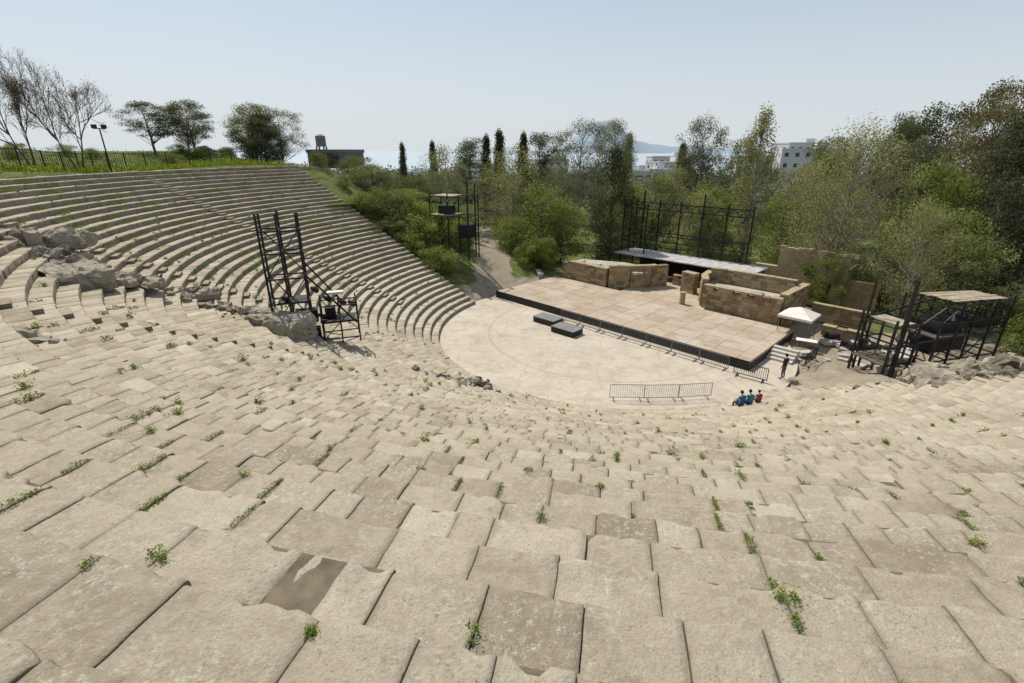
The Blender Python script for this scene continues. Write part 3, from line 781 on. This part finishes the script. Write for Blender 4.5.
def make_bare(name,seed,H):
    rng=np.random.default_rng(seed); segs=[];tips=[]
    def grow(p,d,L,r,lv):
        k=3; q=p
        for i in range(k):
            d=d+rng.normal(0,.12,3); d/=np.linalg.norm(d); e=q+d*L/k; segs.append((q,e,r*(1-i*.15),r*(1-(i+1)*.15))); q=e
            if lv<5 and i>0 or (lv>0 and lv<5):
                nd=d+rng.normal(0,.42,3); nd[2]+=.3; nd/=np.linalg.norm(nd); grow(q,nd,L*rng.uniform(.5,.72),max(r*.5,.009),lv+1+(i==0))
        if lv<5:
            for s in range(2):
                nd=d+rng.normal(0,.33,3); nd[2]+=.25; nd/=np.linalg.norm(nd); grow(q,nd,L*rng.uniform(.6,.8),max(r*.55,.009),lv+1)
        else: tips.append(q)
    for s in range(2):
        grow(np.array((rng.normal(0,.2),rng.normal(0,.2),-.2)),np.array((rng.normal(0,.15),rng.normal(0,.15),1.)),H*.36,.14,0)
    V1,Q1=tubes_np(segs,4); tips=np.array(tips); idx=rng.integers(0,len(tips),2600); Cn=tips[idx]+rng.normal(0,.16,(2600,3)); V2,Q2=leaf_quads(Cn,rng.uniform(.035,.075,2600),rng)
    V=np.concatenate([V1,V2]);Q=np.concatenate([Q1,Q2+len(V1)])
    me=quad_mesh(name,V,Q,np.full(len(V),.5),np.concatenate([np.zeros(len(Q1)),np.ones(len(Q2))]),[M_bark,L_twig])
    return me, float(V1[:,2].max())

TM={}
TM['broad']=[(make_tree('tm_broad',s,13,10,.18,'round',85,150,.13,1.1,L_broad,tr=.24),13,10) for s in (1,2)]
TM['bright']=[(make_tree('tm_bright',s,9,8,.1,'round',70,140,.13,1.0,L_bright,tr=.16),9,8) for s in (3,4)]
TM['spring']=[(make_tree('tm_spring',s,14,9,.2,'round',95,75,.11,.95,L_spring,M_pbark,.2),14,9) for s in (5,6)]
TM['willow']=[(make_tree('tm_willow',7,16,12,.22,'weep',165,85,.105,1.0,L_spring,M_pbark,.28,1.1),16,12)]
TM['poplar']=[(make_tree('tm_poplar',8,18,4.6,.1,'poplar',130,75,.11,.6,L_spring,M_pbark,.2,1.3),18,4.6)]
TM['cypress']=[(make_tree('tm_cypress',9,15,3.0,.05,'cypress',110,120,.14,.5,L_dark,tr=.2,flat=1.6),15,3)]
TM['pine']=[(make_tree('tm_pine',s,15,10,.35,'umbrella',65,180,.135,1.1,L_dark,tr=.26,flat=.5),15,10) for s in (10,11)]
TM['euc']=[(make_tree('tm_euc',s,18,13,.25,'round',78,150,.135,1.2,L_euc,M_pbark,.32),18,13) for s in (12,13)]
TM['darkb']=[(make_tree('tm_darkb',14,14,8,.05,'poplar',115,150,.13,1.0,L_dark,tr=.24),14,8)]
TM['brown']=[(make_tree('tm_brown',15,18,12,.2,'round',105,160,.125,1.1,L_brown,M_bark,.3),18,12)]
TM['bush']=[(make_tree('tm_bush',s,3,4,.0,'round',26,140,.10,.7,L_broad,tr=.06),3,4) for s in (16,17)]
TM['bbush']=[(make_tree('tm_bbush',18,3,4,.0,'round',26,140,.10,.7,L_bright,tr=.06),3,4)]
NAMES={'broad':'broadleaf_tree','bright':'young_green_tree','spring':'spring_leaf_tree','willow':'willow_tree','poplar':'poplar_tree','cypress':'cypress_tree','pine':'pine_tree','euc':'eucalyptus_tree','darkb':'dark_evergreen_tree','brown':'dry_eucalyptus_tree','bush':'shrub','bbush':'green_shrub'}
def tree(kind,x,y,ztop,w,base=None):
    me,H,W=random.choice(TM[kind]); z=terr(x,y) if base is None else base
    h=ztop-z; o=inst(NAMES[kind],me,(x,y,z),random.random()*6.28,(w/W,w/W,h/H)); return o
for a in [
 ('pine',-48,70,20.8,7),('pine',-43.2,71,21.0,7),('euc',-46,74,20.4,6),('broad',-37.5,76,21.0,9),('euc',-34.2,77,20.4,8),('euc',-39.5,79,19.2,7),('darkb',-35.5,75,19.6,7),
 ('broad',-19,70,13,10),('cypress',-23.3,110,16.0,2.6),('bright',-15.3,66,10.2,9),('spring',-12.8,90,15.4,9),('pine',-8.3,100,16.8,9),
 ('euc',-9.2,76,11.8,9),('spring',-.3,72,15.2,8.5),('cypress',-2.5,105,18.2,4),('cypress',-6,112,17.5,3.6),('cypress',2,112,18,3.6),('pine',6.7,120,18.4,10),('bright',3.9,68,10.5,9),
 ('euc',13.7,110,20.4,14),('euc',23.3,120,21,14),('darkb',12.8,64,15.0,6.5),('bright',6.6,65,8.6,6),('broad',22.7,80,11,10),('cypress',43,130,16.2,4),
 ('cypress',-18,120,16.5,3),('cypress',30,135,18.5,3.5),('euc',38,100,20.4,12),('broad',48.6,110,17,10),('poplar',29.6,62,19.2,5.0),('spring',42.8,75,13,10),
 ('willow',34.2,51.0,16.8,11),('broad',63,100,17,14),('spring',34.2,40.5,11.0,6),('pine',62,75,20.5,13),('brown',58.9,65,22.0,14),('brown',66,62,21.5,13),('darkb',48,48.5,17.5,9),('bright',46,54,13.5,9),
 ('pine',64.5,86,20.2,7),('brown',54,58,19.5,10),('pine',53,70,18.0,11),('euc',50,64,16,9),('spring',38,58,12,9),('bright',42,47,9.5,7),('broad',40,43,8,7),('darkb',52,42,15,8),('broad',49,37,9,7),('bright',45,33,6,5),
 ('spring',-2,84,12,9),('bright',-9,66,8.5,7),('broad',-24,78,14,9),('bright',-20,60,9.5,7),('broad',-14,74,11.5,9),('euc',8,85,12.5,10),('bright',17,74,10,9),('bright',30,76,10,9),('spring',19,88,13,8),('spring',26,70,9.5,8),
 ('spring',27,84,12.5,8),('bright',36,66,9,8),('pine',33,92,14.5,9),('broad',54,84,14.5,11),('broad',26,65,8.5,6),('bright',0,66,6.5,6),('bright',31.5,47.5,5.2,4.5),('spring',37.5,46,9,5),
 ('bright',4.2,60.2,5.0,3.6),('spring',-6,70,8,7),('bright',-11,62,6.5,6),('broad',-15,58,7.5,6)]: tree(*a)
rs=random.Random(3)
for k in range(76):
    if k<26: a,d=rs.uniform(-4,34),rs.uniform(25,34); x,y,_=S2W(a,d)
    elif k<46:
        th=math.radians(rs.uniform(133,145)); r=rs.uniform(20,44); x,y=cpol(r,th)
    elif k<56: x,y=rs.uniform(38,50),rs.uniform(32,42)
    else: x,y=rs.choice([rs.uniform(-14,-4.5),rs.uniform(1,5)]),rs.uniform(59,76)
    h=rs.uniform(1.2,3.6); tree('bush' if rs.random()<.5 else 'bbush',x,y,terr(x,y)+h,h*1.4)
for k in range(30):
    th=math.radians(rs.uniform(141,190)); r=rs.uniform(52,66); x,y=cpol(r,th); h=rs.uniform(.6,1.4); tree('bush' if rs.random()<.4 else 'bbush',x,y,terr(x,y)+h,h*2.0)
for s,(x,y,ht) in enumerate(((-42.0,45.0,9.8),(-39.2,46.6,9.2),(-46,43,9.0))):
    me,hm=make_bare('bare',20+s,9); k=ht/hm; inst('bare_tree',me,(x,y,terr(x,y)),s*1.3,(k*.8,k*.8,k))

def woods():
    rng=np.random.default_rng(33); Cn=[];S=[];T=[]
    for k in range(1300):
        Y=rng.uniform(95,620) if k>350 else rng.uniform(90,200); X=rng.uniform(-.42,1.25)*Y
        if X< -.30*Y and Y<150: continue
        z=terr(X,Y); H=rng.uniform(6,12.5); W=rng.uniform(6,12); n=140 if Y<250 else 60
        g=rng.normal(0,1,(n,3)); g/=np.linalg.norm(g,axis=1)[:,None]; g*=(rng.random(n)**.3)[:,None]
        lump=1+.25*np.sin(g[:,0]*5+k)+.2*np.sin(g[:,2]*7+g[:,1]*4+k)
        c=np.stack([X+g[:,0]*W/2*lump,Y+g[:,1]*W/2*lump,z+H*.55+g[:,2]*H*.45*lump],1)
        Cn.append(c);S.append(rng.uniform(.5,1,n)*(.5 if Y<180 else .8));T.append(np.clip(rng.normal(.45,.22)+g[:,2]*.2+rng.normal(0,.1,n),0,1))
    Cn=np.concatenate(Cn);V,Q=leaf_quads(Cn,np.concatenate(S),rng)
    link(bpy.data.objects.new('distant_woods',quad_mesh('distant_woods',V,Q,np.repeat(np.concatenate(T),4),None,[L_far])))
woods()

# ---------------------------------------------------------------- distant houses
def house(name,x,y,w,d,h,fl,rz=0,z=None,mat=None):
    z=terr(x,y)-.3 if z is None else z
    e=empty(name,(x,y,z),rz); mb=MB(); mb.box((0,0,h/2),(w,d,h)); mb.build('walls',[mat or M_plaster],e)
    mb=MB()
    for sx,sy,a,b_ in ((0,-d/2,w+.3,.25),(0,d/2,w+.3,.25)): mb.box((sx,sy,h+.25),(a,b_,.5))
    for sx in (-w/2,w/2): mb.box((sx,0,h+.25),(.25,d-.25,.5))
    if fl>1: mb.box((w*.2,0,h+1.0),(w*.25,d*.4,2.0))
    mb.build('roof_parapet',[mat or M_plaster],e)
    mb=MB(); fh=h/fl
    for f in range(fl):
        n=max(2,int(w/3))
        for k in range(n): mb.box((-w/2+w*(k+.5)/n,-d/2,f*fh+fh*.55),(1.2,.08,1.3))
        for k in range(2): mb.box((-w/2,-d/2+d*(k+.5)/2,f*fh+fh*.55),(.08,1.2,1.3))
    mb.build('windows',[M_glass],e)
    mb=MB(); mb.box((w*.1,-d/2-.03,1.1),(1.1,.1,2.2)); mb.build('door',[M_rust],e)
for a in ((106,185,20,12,17.5,5,-.3),(118,215,16,12,21,5,.1),(58,190,14,10,13.0,4,.2),(88,190,12,10,15.0,4,-.2),(46,170,12,9,10.5,3,.4),(70,230,18,10,15.5,4,0),(-14,190,14,10,12.0,3,.1),(16,230,16,10,14,4,.3),(-45,230,16,10,9,3,.2),(148,260,18,12,20,5,.2),(38,160,9,8,10,3,.3),(-8,170,10,8,10,3,.3)): house('white_house',*a)
house('low_grey_building',-28.5,84,7,5,2.3,1,-.3,12.4,M_grey)
e=empty('water_tower',(-33.6,92,10.5),0); mb=MB()
for sx in(-.7,.7):
    for sy in(-.7,.7): mb.beam((sx,sy,-3),(sx*.9,sy*.9,5.2),.22)
for z in (1,3): mb.box((0,0,z),(1.5,1.5,.2))
mb.tube((0,0,5.2),(0,0,6.9),.85,.85,16); mb.tube((0,0,6.9),(0,0,7.2),.85,.3,16); mb.build('tank_and_legs',[M_grey],e)

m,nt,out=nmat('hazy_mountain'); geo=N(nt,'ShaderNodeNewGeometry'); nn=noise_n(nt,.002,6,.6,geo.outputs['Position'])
bsdf(nt,out,ramp(nt,nn.outputs[0],[(.3,(.25,.31,.37)),(.7,(.28,.34,.40))]).outputs[0],1,None)  # aerial haze painted as the slope colour, no volume
V=[];Q=[];nx,ny=90,24
for j in range(ny):
    for i in range(nx):
        u=i/(nx-1); w=j/(ny-1); x=-900+u*8000; y=11500+w*4500
        pk=500*math.exp(-((u-.415)/.05)**2)+380*math.exp(-((u-.35)/.045)**2)+230*math.exp(-((u-.47)/.13)**2)+90*math.exp(-((u-.72)/.15)**2)
        z=-60+(pk+60)*math.sin(math.pi*w)**.8*(1+.25*noise.noise(Vector((x*.0015,y*.0015,0)))+.08*noise.noise(Vector((x*.006,y*.006,0))))
        V.append((x,y,z))
for j in range(ny-1):
    for i in range(nx-1): Q.append((j*nx+i,j*nx+i+1,(j+1)*nx+i+1,(j+1)*nx+i))
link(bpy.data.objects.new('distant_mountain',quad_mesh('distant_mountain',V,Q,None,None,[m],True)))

# ---------------------------------------------------------------- people
def solid(name,col,r=.8): return plain(name,col,r,.12,12)
M_skin=solid('skin',(.38,.22,.15),.6); M_hair=solid('hair',(.02,.015,.012)); M_shoe=solid('shoe',(.03,.028,.026))
def person(name,loc,rz,J,shirt,trouser,scale=1,longsleeve=False):
    e=empty(name,loc,rz); e.scale=(scale,)*3
    order=[];rad=[];idx={}
    def v(k,p,r): idx[k]=len(order); order.append(Vector(p)); rad.append(r)
    R_={'pelvis':(.15,.115),'belly':(.145,.11),'chest':(.165,.12),'neckb':(.075,.075),'neck':(.055,.055)}
    for k in ('pelvis','belly','chest','neckb','neck'): v(k,J[k],R_[k])
    for s in 'LR':
        for k,r in (('sh',.075),('el',.047),('wr',.03),('palm',.038)): v(k+s,J[k+s],(r,r*(.9 if k!='palm' else .5)))
        for k,r in (('hip',.10),('kn',.066),('an',.042),('ball',.045),('toe',.03)): v(k+s,J[k+s],(r,r))
    E=[('pelvis','belly'),('belly','chest'),('chest','neckb'),('neckb','neck')]
    for s in 'LR': E+=[('chest','sh'+s),('sh'+s,'el'+s),('el'+s,'wr'+s),('wr'+s,'palm'+s),('pelvis','hip'+s),('hip'+s,'kn'+s),('kn'+s,'an'+s),('an'+s,'ball'+s),('ball'+s,'toe'+s)]
    bones=[(a,b) for a,b in E]
    for s in 'LR':
        p=Vector(J['palm'+s]); w=Vector(J['wr'+s]); d=(p-w).normalized(); side=d.cross(Vector((0,1,.3))).normalized(); curl=Vector((0,.3,-.4)).normalized()
        for f,(o,l) in enumerate(((-.03,.07),(-.01,.08),(.01,.075),(.03,.06),(.045,.05))):
            if f==4: a=w+d*.03+side*.04; q1=a+(d*.5+side*.8).normalized()*.03; q2=q1+(d*.9+side*.3).normalized()*.028
            else: a=p+side*o+d*.02; q1=a+(d+curl*.15).normalized()*l*.55; q2=q1+(d+curl*.6).normalized()*l*.45
            for q,n_ in ((a,0),(q1,1),(q2,2)): v(f'f{s}{f}{n_}',q,(.0095,.0095))
            E+=[('palm'+s if f<4 else 'wr'+s,f'f{s}{f}0'),(f'f{s}{f}0',f'f{s}{f}1'),(f'f{s}{f}1',f'f{s}{f}2')]
    me=bpy.data.meshes.new(name+'_body'); me.from_pydata(order,[(idx[a],idx[b]) for a,b in E],[])
    ob=bpy.data.objects.new('body',me); link(ob,e)
    sk=ob.modifiers.new('skin','SKIN'); sk.use_smooth_shade=True
    for i,r in enumerate(rad): me.skin_vertices[0].data[i].radius=r; me.skin_vertices[0].data[i].use_root=(i==0)
    ob.modifiers.new('sub','SUBSURF').levels=1; ob.modifiers['sub'].render_levels=1
    dg=bpy.context.evaluated_depsgraph_get(); nm=bpy.data.meshes.new_from_object(ob.evaluated_get(dg)); ob.modifiers.clear(); ob.data=nm
    nm.materials.clear()
    for m_ in (M_skin,shirt,trouser,M_shoe): nm.materials.append(m_)
    def seg(p,a,b):
        ab=b-a; t=max(0,min(1,(p-a).dot(ab)/ab.length_squared)); return (p-(a+ab*t)).length,t
    for f in nm.polygons:
        best=min(((*seg(f.center,order[idx[a]],order[idx[b]]),a,b) for a,b in bones),key=lambda q:q[0]); _,t,a,b=best
        mi=1
        if b.startswith(('hip','kn','an')): mi=2
        if b.startswith(('ball','toe')): mi=3
        if b=='neck' : mi=0
        if b.startswith('palm') or (b.startswith('wr') and not longsleeve) or (b.startswith('el') and t>.55 and not longsleeve): mi=0
        if a=='pelvis' and b=='belly' and t<.35: mi=2
        f.material_index=mi; f.use_smooth=True
    hd=empty('head',J['head']); hd.parent=e
    bm=bmesh.new(); bmesh.ops.create_uvsphere(bm,u_segments=24,v_segments=18,radius=1)
    for v_ in bm.verts:
        x,y,z=v_.co
        w=.076*(1-.22*max(0,-z)); X=x*w; Yc=y*.096; Z=z*.118
        if y>0:
            if z<-.3: Yc*=.96
            Yc+= .022*math.exp(-((x/.16)**2+((z+.12)/.2)**2))
            Yc-= .010*math.exp(-(((abs(x)-.38)/.17)**2+((z-.06)/.12)**2))
            Yc+= .006*math.exp(-((x/.3)**2+((z+.45)/.07)**2))
        v_.co=(X,Yc,Z)
    hm=bpy.data.meshes.new('face'); bm.to_mesh(hm); bm.free(); hm.materials.append(M_skin); hm.polygons.foreach_set('use_smooth',[True]*len(hm.polygons)); link(bpy.data.objects.new('face',hm),hd)
    bm=bmesh.new(); bmesh.ops.create_uvsphere(bm,u_segments=24,v_segments=18,radius=1)
    for v_ in bm.verts: v_.co=(v_.co.x*.084,v_.co.y*.103-.008,v_.co.z*.124+.008)
    bmesh.ops.delete(bm,geom=[v_ for v_ in bm.verts if (v_.co.y>.045 and v_.co.z<.06) or v_.co.z<-.055],context='VERTS')
    hm=bpy.data.meshes.new('hair'); bm.to_mesh(hm); bm.free(); hm.materials.append(M_hair); link(bpy.data.objects.new('hair',hm),hd)
    mb=MB()
    for s in(-1,1): mb.tube((s*.030,.080,.008),(s*.030,.089,.008),.010,.008,8,0); mb.tube((s*.074,-.005,-.005),(s*.088,-.014,-.002),.026,.02,8,1)
    mb.box((0,.093,-.055),(.045,.008,.008),0,2)
    mb.build('eyes_ears_mouth',[M_black,M_skin,M_terra],hd)
    return e
STAND=dict(pelvis=(0,0,.95),belly=(0,.01,1.10),chest=(0,0,1.32),neckb=(0,0,1.46),neck=(0,.01,1.54),head=(0,.03,1.655),
 shL=(-.19,0,1.41),elL=(-.25,-.03,1.13),wrL=(-.24,.06,.88),palmL=(-.235,.09,.80),shR=(.19,0,1.41),elR=(.27,-.04,1.14),wrR=(.17,.16,1.05),palmR=(.11,.20,1.06),
 hipL=(-.10,0,.88),knL=(-.12,.03,.50),anL=(-.13,-.02,.09),ballL=(-.14,.08,.04),toeL=(-.145,.17,.03),hipR=(.10,0,.88),knR=(.13,.02,.50),anR=(.15,-.03,.09),ballR=(.17,.07,.04),toeR=(.18,.16,.03))
SIT=dict(pelvis=(0,-.22,.13),belly=(0,-.20,.28),chest=(0,-.14,.50),neckb=(0,-.10,.63),neck=(0,-.07,.71),head=(0,-.03,.82),
 shL=(-.18,-.12,.58),elL=(-.26,.02,.34),wrL=(-.14,.20,.24),palmL=(-.09,.27,.23),shR=(.18,-.12,.58),elR=(.26,.02,.34),wrR=(.14,.20,.24),palmR=(.09,.27,.23),
 hipL=(-.10,-.14,.11),knL=(-.14,.27,.13),anL=(-.12,.30,-.24),ballL=(-.12,.39,-.285),toeL=(-.13,.47,-.30),hipR=(.10,-.14,.11),knR=(.14,.27,.13),anR=(.13,.32,-.24),ballR=(.14,.41,-.285),toeR=(.15,.49,-.30))
def seat(name,x_th,row,sh,tr,sc=1,dr=0):
    t=math.radians(x_th); r=R0+TR*row+.02; x,y=cpol(r+.0,t); face=math.atan2(C[1]-y,C[0]-x)-math.pi/2+dr
    return person(name,(x,y,RI*(row+1)+.01),face,SIT,sh,tr,sc)
T_blue=solid('blue_cloth',(.03,.12,.33)); T_teal=solid('teal_cloth',(.03,.25,.30)); T_red=solid('red_cloth',(.42,.06,.04)); T_jean=solid('denim',(.04,.055,.10)); T_dark=solid('dark_cloth',(.03,.03,.035)); T_grey=solid('grey_cloth',(.10,.10,.11))
seat('seated_man',287.2,3,T_blue,T_jean,1.02,.1)
seat('seated_woman',289.3,3,T_teal,T_dark,.98,-.15)
seat('seated_child',291.7,3,T_red,T_jean,.82,-.2)
x,y=19.1,30.9
person('standing_man',(x,y,.01 if math.hypot(x-C[0],y-C[1])<15.2 else terr(x,y)),.6,STAND,T_dark,T_grey,1.08,True)

# ---------------------------------------------------------------- light, sky, camera
az=Vector((-.62,.78)); az.normalize(); el=math.radians(56)
w=bpy.data.worlds.new("World"); scene.world=w; w.use_nodes=True; nt=w.node_tree; bg=nt.nodes['Background']
sky=nt.nodes.new('ShaderNodeTexSky'); sky.sky_type='NISHITA'; sky.sun_disc=False; sky.sun_elevation=el; sky.sun_rotation=math.atan2(az.x,az.y)
sky.air_density=1.0; sky.dust_density=1.0; sky.ozone_density=1.0; sky.altitude=0
tc=nt.nodes.new('ShaderNodeTexCoord'); sep=N(nt,'ShaderNodeSeparateXYZ'); nt.links.new(tc.outputs['Generated'],sep.inputs[0])
f=ramp(nt,sep.outputs[2],[(0,.97),(.06,.86),(.26,.50),(1,.28)]).outputs[0]
nt.links.new(mixc(nt,f,sky.outputs[0],(6.2,6.7,7.1)),bg.inputs[0]); bg.inputs[1].default_value=.11
sd=bpy.data.lights.new('sun','SUN'); sd.energy=4.3; sd.angle=math.radians(.53); sd.color=(1,.94,.845)
so=bpy.data.objects.new('sun',sd); link(so); d=Vector((az.x*math.cos(el),az.y*math.cos(el),math.sin(el))); so.rotation_euler=(d).to_track_quat('Z','Y').to_euler()
cam=bpy.data.cameras.new('camera'); cam.lens=17.02; cam.sensor_width=36; cam.clip_end=120000; cam.clip_start=.05
co=bpy.data.objects.new('camera',cam); link(co); co.location=(0,0,15); co.rotation_euler=(math.radians(68.5),0,0); scene.camera=co
scene.view_settings.view_transform='Standard'; scene.view_settings.look='None'; scene.view_settings.exposure=0
